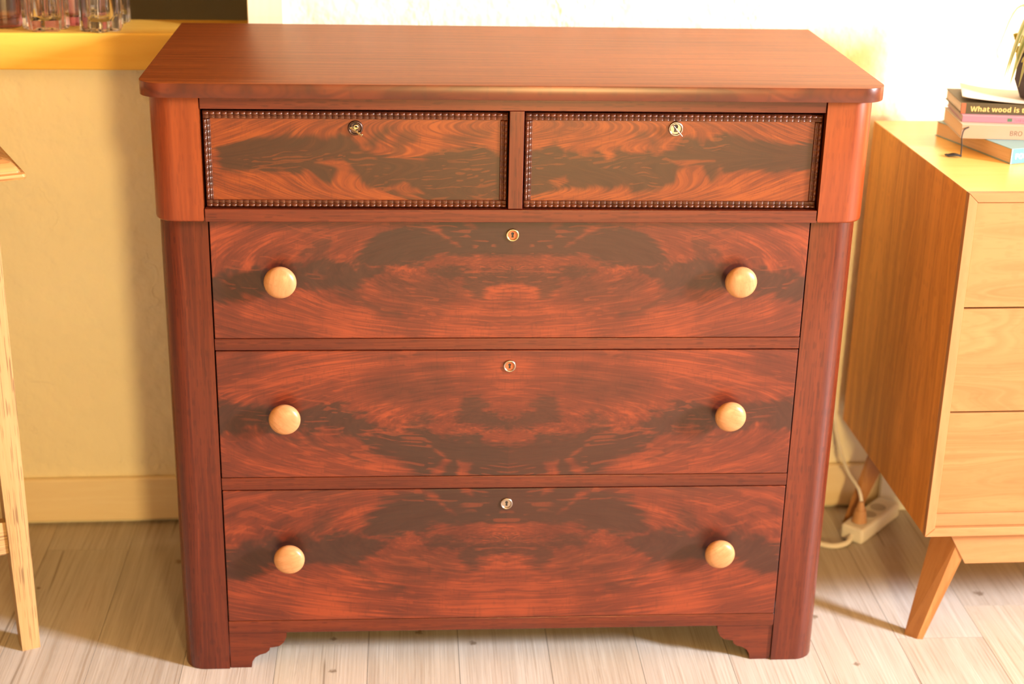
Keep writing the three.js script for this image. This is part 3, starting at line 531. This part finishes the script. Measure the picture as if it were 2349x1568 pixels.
{
  const cream = std({ color: new THREE.Color(0.52, 0.42, 0.32), roughness: 0.6 });
  const blue = std({ color: new THREE.Color(0.22, 0.38, 0.42), roughness: 0.5 });
  const white = std({ color: new THREE.Color(0.66, 0.60, 0.52), roughness: 0.6 });
  const pink = std({ color: new THREE.Color(0.50, 0.28, 0.33), roughness: 0.6 });
  const olive = std({ color: new THREE.Color(0.12, 0.09, 0.035), roughness: 0.6 });
  book('thick paperback with pale blue spine at the bottom of the stack', 0.8456, -0.2084, 0.30, 0.155, 0.214, 0.026, blue, [0.72, 0.50, 0.30], canvasTex(768, 128, (x, w, h) => {
    x.fillStyle = '#4f7f8a'; x.fillRect(0, 0, w, h); x.fillStyle = '#ffffff'; x.font = 'bold 66px sans-serif'; x.textBaseline = 'middle'; x.fillText('FOUR', 36, h * 0.52); x.fillStyle = '#ffffff'; x.fillRect(0, 0, 6, h);
  }));
  const b2 = book('thick cream book lettered BRO on its spine, with a bookmark ribbon', 0.7815, -0.280, -0.09, 0.19, 0.135, 0.0245, cream, [0.80, 0.60, 0.38], canvasTex(1024, 132, (x, w, h) => {
    x.fillStyle = '#a3866c'; x.fillRect(0, 0, w, h); x.fillStyle = '#4a2f1a'; x.font = '62px sans-serif'; x.textBaseline = 'middle'; x.fillText('BRO', 440, h * 0.56); x.globalAlpha = 0.45; x.font = '28px sans-serif'; x.fillText('· · · ·  · · · · · ·', 170, h * 0.42); x.globalAlpha = 1;
  }));
  // ribbon with tassel
  const rib = new THREE.TubeGeometry(new THREE.CatmullRomCurve3([[0.012, 0.020, 0.001], [0.003, 0.016, 0.006], [-0.001, 0.006, 0.012], [-0.0015, -0.010, 0.020], [-0.003, -0.0245, 0.027]].map((p) => new THREE.Vector3(...p))), 30, 0.0011, 8);
  mesh('bookmark_ribbon', rib, std({ color: new THREE.Color(0.02, 0.017, 0.014), roughness: 0.8 }), b2, 'black ribbon hanging from the pages');
  const tas = []; for (let i = 0; i < 16; i++) { const a = (rnd() - 0.5) * 0.016, l = 0.02 + rnd() * 0.009; tas.push(new THREE.TubeGeometry(new THREE.CatmullRomCurve3([new THREE.Vector3(-0.002, -0.0252 + rnd() * 0.003, 0.028), new THREE.Vector3(-0.012, -0.0248 + rnd() * 0.004, 0.027 + a * 0.6), new THREE.Vector3(-0.002 - l, -0.0250 + rnd() * 0.002, 0.025 + a)]), 8, 0.0009, 5)); }
  mesh('tassel', mergeGeometries(tas), std({ color: new THREE.Color(0.025, 0.02, 0.016), roughness: 0.9 }), b2, 'black tassel lying on the sideboard');
  book('thin pink book in the middle of the stack', 0.7865, -0.297, -0.12, 0.19, 0.13, 0.0112, pink, [0.84, 0.70, 0.58], canvasTex(1024, 64, (x, w, h) => {
    x.fillStyle = '#9d6674'; x.fillRect(0, 0, w, h); x.fillStyle = '#3f5f48'; x.fillRect(410, 14, 44, 36); x.fillStyle = '#6e3f52'; for (let i = 0; i < 24; i++) x.fillRect(480 + i * 15, 20 + (i * 7) % 9, 3 + (i * 5) % 4, 26 - (i * 3) % 9);
  }));
  book('dark book with pale yellow lettering What wood is, on top of the stack', 0.7865, -0.309, -0.10, 0.18, 0.12, 0.0185, olive, [0.86, 0.76, 0.62], canvasTex(1024, 108, (x, w, h) => {
    x.fillStyle = '#41340f'; x.fillRect(0, 0, w, h); x.fillStyle = '#a8502c'; x.fillRect(0, 0, 44, h); x.fillStyle = '#b53c1c'; x.fillRect(640, 0, w - 640, h); x.fillStyle = '#c9ab62'; x.font = 'bold 74px sans-serif'; x.textBaseline = 'middle'; x.fillText('What wood is that?', 90, h * 0.54);
  }));
  // loose open pamphlet with curling edge
  const pam = thing('pamphlet', 'white curling pamphlet lying under the dark plant pot', 'pamphlet');
  const n = 20, pos = [], ind = [];
  for (let i = 0; i <= n; i++) for (let j = 0; j <= 8; j++) { const u = i / n, v = j / 8; const x = 0.19 * u, z = -0.115 * v; const y = 0.0006 + 0.010 * Math.pow(1 - u, 3.2) + 0.0015 * Math.sin(v * 3 + u * 4) * (1 - u); for (const o of [0, 0.0016]) pos.push(x + 0.02 * v * (1 - u), y + o, z); }
  const id = (i, j, k) => (i * 9 + j) * 2 + k;
  for (let i = 0; i < n; i++) for (let j = 0; j < 8; j++) { ind.push(id(i, j, 1), id(i + 1, j, 1), id(i, j + 1, 1), id(i + 1, j, 1), id(i + 1, j + 1, 1), id(i, j + 1, 1)); ind.push(id(i, j, 0), id(i, j + 1, 0), id(i + 1, j, 0), id(i + 1, j, 0), id(i, j + 1, 0), id(i + 1, j + 1, 0)); }
  for (let i = 0; i < n; i++) for (const j of [0, 8]) { const a = id(i, j, 0), b = id(i + 1, j, 0), c = id(i, j, 1), d = id(i + 1, j, 1); j === 0 ? ind.push(a, b, c, b, d, c) : ind.push(a, c, b, b, c, d); }
  for (let j = 0; j < 8; j++) for (const i of [0, n]) { const a = id(i, j, 0), b = id(i, j + 1, 0), c = id(i, j, 1), d = id(i, j + 1, 1); i === 0 ? ind.push(a, c, b, b, c, d) : ind.push(a, b, c, b, d, c); }
  const pg = new THREE.BufferGeometry(); pg.setAttribute('position', new THREE.Float32BufferAttribute(pos, 3)); pg.setIndex(ind); pg.computeVertexNormals();
  mesh('sheet', pg, white, pam); pam.position.set(0.785, stack, -0.306); pam.rotation.y = -0.12; 
  stack += 0.0042;
  // potted plant
  const pot = thing('potted_plant', 'faceted dark pot with variegated trailing plant on the book stack', 'potted plant');
  pot.position.set(0.9370, stack, -0.335);
  const potM = std({ color: new THREE.Color(0.045, 0.03, 0.04), roughness: 0.45 });
  const prof = [[0.0, 0], [0.039, 0], [0.0535, 0.032], [0.049, 0.098], [0.044, 0.098], [0.046, 0.085], [0, 0.083]].map(([a, b]) => new THREE.Vector2(a, b));
  mesh('pot', creased(new THREE.LatheGeometry(prof, 8).toNonIndexed(), 0.2), potM, pot, 'faceted dark pot');
  mesh('soil', new THREE.CylinderGeometry(0.045, 0.045, 0.006, 24).translate(0, 0.0865, 0), std({ color: new THREE.Color(0.05, 0.03, 0.02), roughness: 1 }), pot);
  const leafM = phys({ vertexColors: true, roughness: 0.5, transmission: 0.25, thickness: 0, side: THREE.DoubleSide });
  const leafCols = [[0.78, 0.78, 0.52], [0.20, 0.30, 0.08], [0.80, 0.80, 0.55]];
  for (let k = 0; k < 26; k++) {
    const a = k * 2.399 + 0.3, L = 0.055 + rnd() * 0.045, up = 0.035 + rnd() * 0.05, W = 0.0065 + rnd() * 0.004, P = [], I = [], Cc = [];
    for (let i = 0; i <= 12; i++) {
      const t = i / 12, r = 0.012 + L * t * (1 - 0.15 * t), y = 0.088 + up * Math.sin(Math.min(1, t * 1.15) * 2.3) - 0.09 * t * t * t, ww = W * Math.sin(Math.PI * Math.min(1, 0.12 + t * 0.88)) + 0.0002;
      for (let j = -1; j <= 1; j++) { P.push(r * Math.cos(a) - Math.sin(a) * ww * j, y + Math.abs(j) * ww * 0.35, r * Math.sin(a) + Math.cos(a) * ww * j); const c = leafCols[j + 1]; Cc.push(...c); }
      if (i) { const b = (i - 1) * 3; I.push(b, b + 1, b + 3, b + 1, b + 4, b + 3, b + 1, b + 2, b + 4, b + 2, b + 5, b + 4); }
    }
    const g = new THREE.BufferGeometry(); g.setAttribute('position', new THREE.Float32BufferAttribute(P, 3)); g.setAttribute('color', new THREE.Float32BufferAttribute(Cc, 3)); g.setIndex(I); g.computeVertexNormals();
    mesh('leaf', g, leafM, pot);
  }
  // small trailing yellow-green leaves over the rim
  const tm = phys({ color: new THREE.Color(0.50, 0.42, 0.03), roughness: 0.55, transmission: 0.2, thickness: 0, side: THREE.DoubleSide });
  const disc = new THREE.SphereGeometry(0.008, 8, 5).scale(1, 0.22, 0.8);
  for (let k = 0; k < 70; k++) {
    const a = Math.PI + (rnd() - 0.5) * 3.4, q = rnd(), l = mesh('leaf', disc, tm, pot, undefined);
    const r = 0.047 + rnd() * 0.009, y = 0.106 - q * q * 0.045;
    l.position.set(r * Math.cos(a), y, r * Math.sin(a)); l.rotation.set(rnd() * 2 - 1, a, Math.PI / 2 * q + rnd() - 0.5);
  }
}

// ------------------------------------------------------------------ oak table at the left
{
  const tb = thing('side_table', 'old oak table with dark grain, tapered leg and moulded top edge', 'table');
  tb.position.set(-0.7905, 0, -0.078); tb.rotation.y = 0.43;
  const oakTex = grainTex(1024, 512, [0.365, 0.212, 0.0765], [0.436, 0.277, 0.118], [0.118, 0.053, 0.0177], { lines: 26, poreAmt: 0.7, poreU: 26, poreV: 9, off: 12.4, blotch: 0.4 });
  const oak = std({ map: oakTex, roughness: 0.6 });
  const oakTop = std({ map: grainTex(512, 128, [0.36, 0.15, 0.04], [0.56, 0.28, 0.09], [0.14, 0.05, 0.02], { lines: 24, poreAmt: 0.7, off: 14.9 }), roughness: 0.45 });
  const W = 0.62, D = 0.40, HT = 0.832;
  function tleg(x, z, sx, sz) {        // outer faces upright, inner faces tapering
    const w0 = 0.030, w1 = 0.046, pos = [];
    const c = (w, y) => [[x, y, z], [x - sx * w, y, z], [x - sx * w, y, z - sz * w], [x, y, z - sz * w]];
    const q = [...c(w0, 0), ...c(w1, HT - 0.001)];
    const f = [[0, 1, 5, 4], [1, 2, 6, 5], [2, 3, 7, 6], [3, 0, 4, 7], [4, 5, 6, 7], [3, 2, 1, 0]];
    for (const [i, j, k, l] of f) for (const n of (sx * sz > 0 ? [i, k, j, i, l, k] : [i, j, k, i, k, l])) pos.push(...q[n]);
    const g = new THREE.BufferGeometry(); g.setAttribute('position', new THREE.Float32BufferAttribute(pos, 3)); g.computeVertexNormals(); return grainUV(g, Y, [x + 0.8, z + 0.33]);
  }
  mesh('leg', tleg(0, 0, 1, 1), oak, tb); mesh('leg', tleg(-W, 0, -1, 1), oak, tb); mesh('leg', tleg(0, -D, 1, -1), oak, tb); mesh('leg', tleg(-W, -D, -1, -1), oak, tb);
  for (const z of [-0.006, -D + 0.024]) { mesh('stretcher', box(-W + 0.034, -0.0335, 0.185, 0.245, z - 0.018, z, X, 0.002), oak, tb); mesh('apron', box(-W + 0.045, -0.045, 0.72, HT - 0.001, z - 0.018, z, X, 0.002), oak, tb); }
  for (const x of [-0.024, -W + 0.006]) mesh('apron', box(x, x + 0.018, 0.72, HT - 0.001, -D + 0.045, -0.045, Z, 0.002), oak, tb);
  // moulded top: stacked slabs swept from a profile
  const R = [[0.040, 0.0], [0.042, 0.004], [0.0405, 0.008], [0.035, 0.0095], [0.034, 0.012], [0.030, 0.018], [0.024, 0.0235], [0.014, 0.027]], pos = [], ring = [];
  const corner = (e) => { const o = [], r = 0.006; for (const [cx, cz, a0] of [[0, 0, 0], [0, -D, -Math.PI / 2], [-W, -D, -Math.PI], [-W, 0, -Math.PI * 1.5]]) for (let k = 0; k <= 4; k++) { const a = a0 + Math.PI / 2 - k * Math.PI / 8, sx = cx === 0 ? 1 : -1, sz = cz === 0 ? 1 : -1; o.push([cx + sx * (e - r) + r * Math.cos(a), cz + sz * (e - r) + r * Math.sin(a)]); } return o; };
  for (const [e, y] of R) ring.push(corner(e).map(([x, z]) => [x, HT + y, z]));
  const n = ring[0].length;
  const quad = (a, b, c, d) => pos.push(...a, ...b, ...c, ...a, ...c, ...d);
  for (let i = 0; i < ring.length - 1; i++) for (let k = 0; k < n; k++) quad(ring[i][(k + 1) % n], ring[i][k], ring[i + 1][k], ring[i + 1][(k + 1) % n]);
  const top = ring[ring.length - 1], bot = ring[0];
  for (let k = 1; k < n - 1; k++) { pos.push(...top[0], ...top[k + 1], ...top[k]); pos.push(...bot[0], ...bot[k], ...bot[k + 1]); }
  const g = new THREE.BufferGeometry(); g.setAttribute('position', new THREE.Float32BufferAttribute(pos.map((v) => v), 3)); g.computeVertexNormals();
  mesh('top', grainUV(g, X, [0.5, 0.2]), oakTop, tb, 'brown moulded table top');
}

// ------------------------------------------------------------------ power strip and cords
{
  const white = std({ color: new THREE.Color(0.82, 0.80, 0.74), roughness: 0.45 });
  const tan = std({ color: new THREE.Color(0.55, 0.30, 0.14), roughness: 0.5 });
  const st = thing('power_strip', 'white power strip with plugs on the floor under the sideboard', 'power strip');
  const d = new THREE.Vector2(0.112, -0.122), a = Math.atan2(-d.y, d.x);
  st.position.set(0.768, 0.0, -0.478); st.rotation.y = a;
  mesh('body', new RoundedBoxGeometry(0.165, 0.034, 0.05, 4, 0.008).translate(0, 0.017, 0), white, st);
  for (const x of [-0.052, -0.012, 0.03]) mesh('socket', new THREE.CylinderGeometry(0.016, 0.016, 0.001, 24).translate(x, 0.0345, 0), std({ color: new THREE.Color(0.5, 0.48, 0.44), roughness: 0.6 }), st);
  mesh('plug', mergeGeometries([new THREE.CylinderGeometry(0.011, 0.015, 0.026, 16).translate(-0.052, 0.048, 0), new THREE.CylinderGeometry(0.005, 0.009, 0.018, 12).translate(-0.052, 0.070, 0)]), tan, st, 'tan plug pushed into the strip');
  const cord = new THREE.TubeGeometry(new THREE.CatmullRomCurve3([[-0.082, 0.014, 0], [-0.104, 0.010, 0.004], [-0.128, 0.006, -0.012], [-0.140, 0.006, -0.045], [-0.150, 0.006, -0.09], [-0.19, 0.006, -0.13]].map((p) => new THREE.Vector3(...p))), 48, 0.0055, 10);
  mesh('cord', cord, white, st, 'thick white cord');
  const c2 = thing('plug_cord', 'thin white cord running from the plug up the wall', 'cord');
  const w = new THREE.Vector3(-0.052, 0.079, 0).applyAxisAngle(new THREE.Vector3(0, 1, 0), a).add(st.position);
  mesh('cord', new THREE.TubeGeometry(new THREE.CatmullRomCurve3([w, w.clone().add(new THREE.Vector3(-0.004, 0.02, -0.008)), w.clone().add(new THREE.Vector3(-0.02, 0.045, -0.05)), new THREE.Vector3(0.70, 0.2, -0.565), new THREE.Vector3(0.69, 0.5, -0.568)]), 40, 0.0035, 8), white, c2);
}

{
  const b = thing('adapter_box', 'plain white plastic box standing against the wall behind the power strip', 'box');
  b.position.set(0.87, 0, -0.5645); b.rotation.y = WALL_TURN;
  mesh('case', new RoundedBoxGeometry(0.13, 0.125, 0.012, 3, 0.004).translate(0, 0.0625, 0.008), std({ color: new THREE.Color(0.82, 0.82, 0.78), roughness: 0.45 }), b);
}
// ------------------------------------------------------------------ glass on the sill
{
  const SY = 0.9737;
  const clear = phys({ transmission: 1, roughness: 0.02, ior: 1.5, thickness: 0.01, color: new THREE.Color(1, 0.99, 0.97) });
  const pinkG = phys({ transmission: 1, roughness: 0.22, ior: 1.5, thickness: 0.01, attenuationColor: new THREE.Color(0.95, 0.50, 0.48), attenuationDistance: 0.06 });
  function votive(R, h, lobes, amp, wall, bot) {       // closed surface: fluted outside, round cup inside
    const N = 72, pts = [], P = [], I = [];
    for (const [k, y] of [[0.93, 0], [0.99, 0.003], [1, 0.012], [1, h - 0.004], [0.985, h]]) pts.push(['o', k, y]);
    for (const [k, y] of [[1.02, h], [1, h - 0.003], [0.95, bot + 0.01], [0.8, bot + 0.001], [0, bot]]) pts.push(['i', k, y]);
    for (const [w, k, y] of pts) for (let i = 0; i < N; i++) { const a = i / N * Math.PI * 2, r = w === 'o' ? R * k * (1 + amp * Math.cos(lobes * a)) : (R * (1 - amp) - wall) * k; P.push(r * Math.cos(a), y, r * Math.sin(a)); }
    for (let r = 0; r < pts.length - 1; r++) for (let i = 0; i < N; i++) { const a = r * N + i, b = r * N + (i + 1) % N, c = a + N, d = b + N; I.push(a, c, b, b, c, d); }
    const base = P.length / 3; P.push(0, 0, 0); for (let i = 0; i < N; i++) I.push(base, i, (i + 1) % N);
    const g = new THREE.BufferGeometry(); g.setAttribute('position', new THREE.Float32BufferAttribute(P, 3)); g.setIndex(I); g.computeVertexNormals(); return g;
  }
  const fl = votive(0.036, 0.082, 6, 0.13, 0.006, 0.016), rd = votive(0.030, 0.078, 24, 0.012, 0.006, 0.014), tall = votive(0.026, 0.095, 6, 0.1, 0.0045, 0.014);
  const put = (name, g, m, x, z, label, cat, grp, turn = 0.2) => { const t = mesh(numbered(name), g, m); t.position.set(x, SY, z); t.rotation.y = turn; t.userData = { label, category: cat }; if (grp) t.userData.group = grp; };
  put('glass_votive', rd, pinkG, -0.874, -0.566, 'rough pink glass votive at the open end of the row on the sill', 'glass', 'glass votives on the sill');
  put('glass_votive', fl, clear, -0.797, -0.548, 'clear fluted glass votive standing between the two pink votives', 'glass', 'glass votives on the sill');
  put('glass_votive', rd, pinkG, -0.756, -0.602, 'smooth pink glass votive partly behind a clear fluted votive', 'glass', 'glass votives on the sill', 1.1);
  put('glass_votive', fl, clear, -0.700, -0.545, 'clear fluted glass votive beside the chest in front of a taller one', 'glass', 'glass votives on the sill', 0.6);
  put('glass_votive', tall, clear, -0.690, -0.622, 'taller clear glass at the back of the row near the chest', 'glass', 'glass votives on the sill', 0.3);
  const card = thing('pink_box', 'small pink card box behind the glass votives', 'box');
  card.position.set(-0.795, SY + 0.0002, -0.626);
  mesh('carton', new RoundedBoxGeometry(0.07, 0.09, 0.03, 2, 0.002).translate(0, 0.045, 0), std({ color: new THREE.Color(0.85, 0.40, 0.30), roughness: 0.7 }), card);
}

renderer.render(scene, camera);
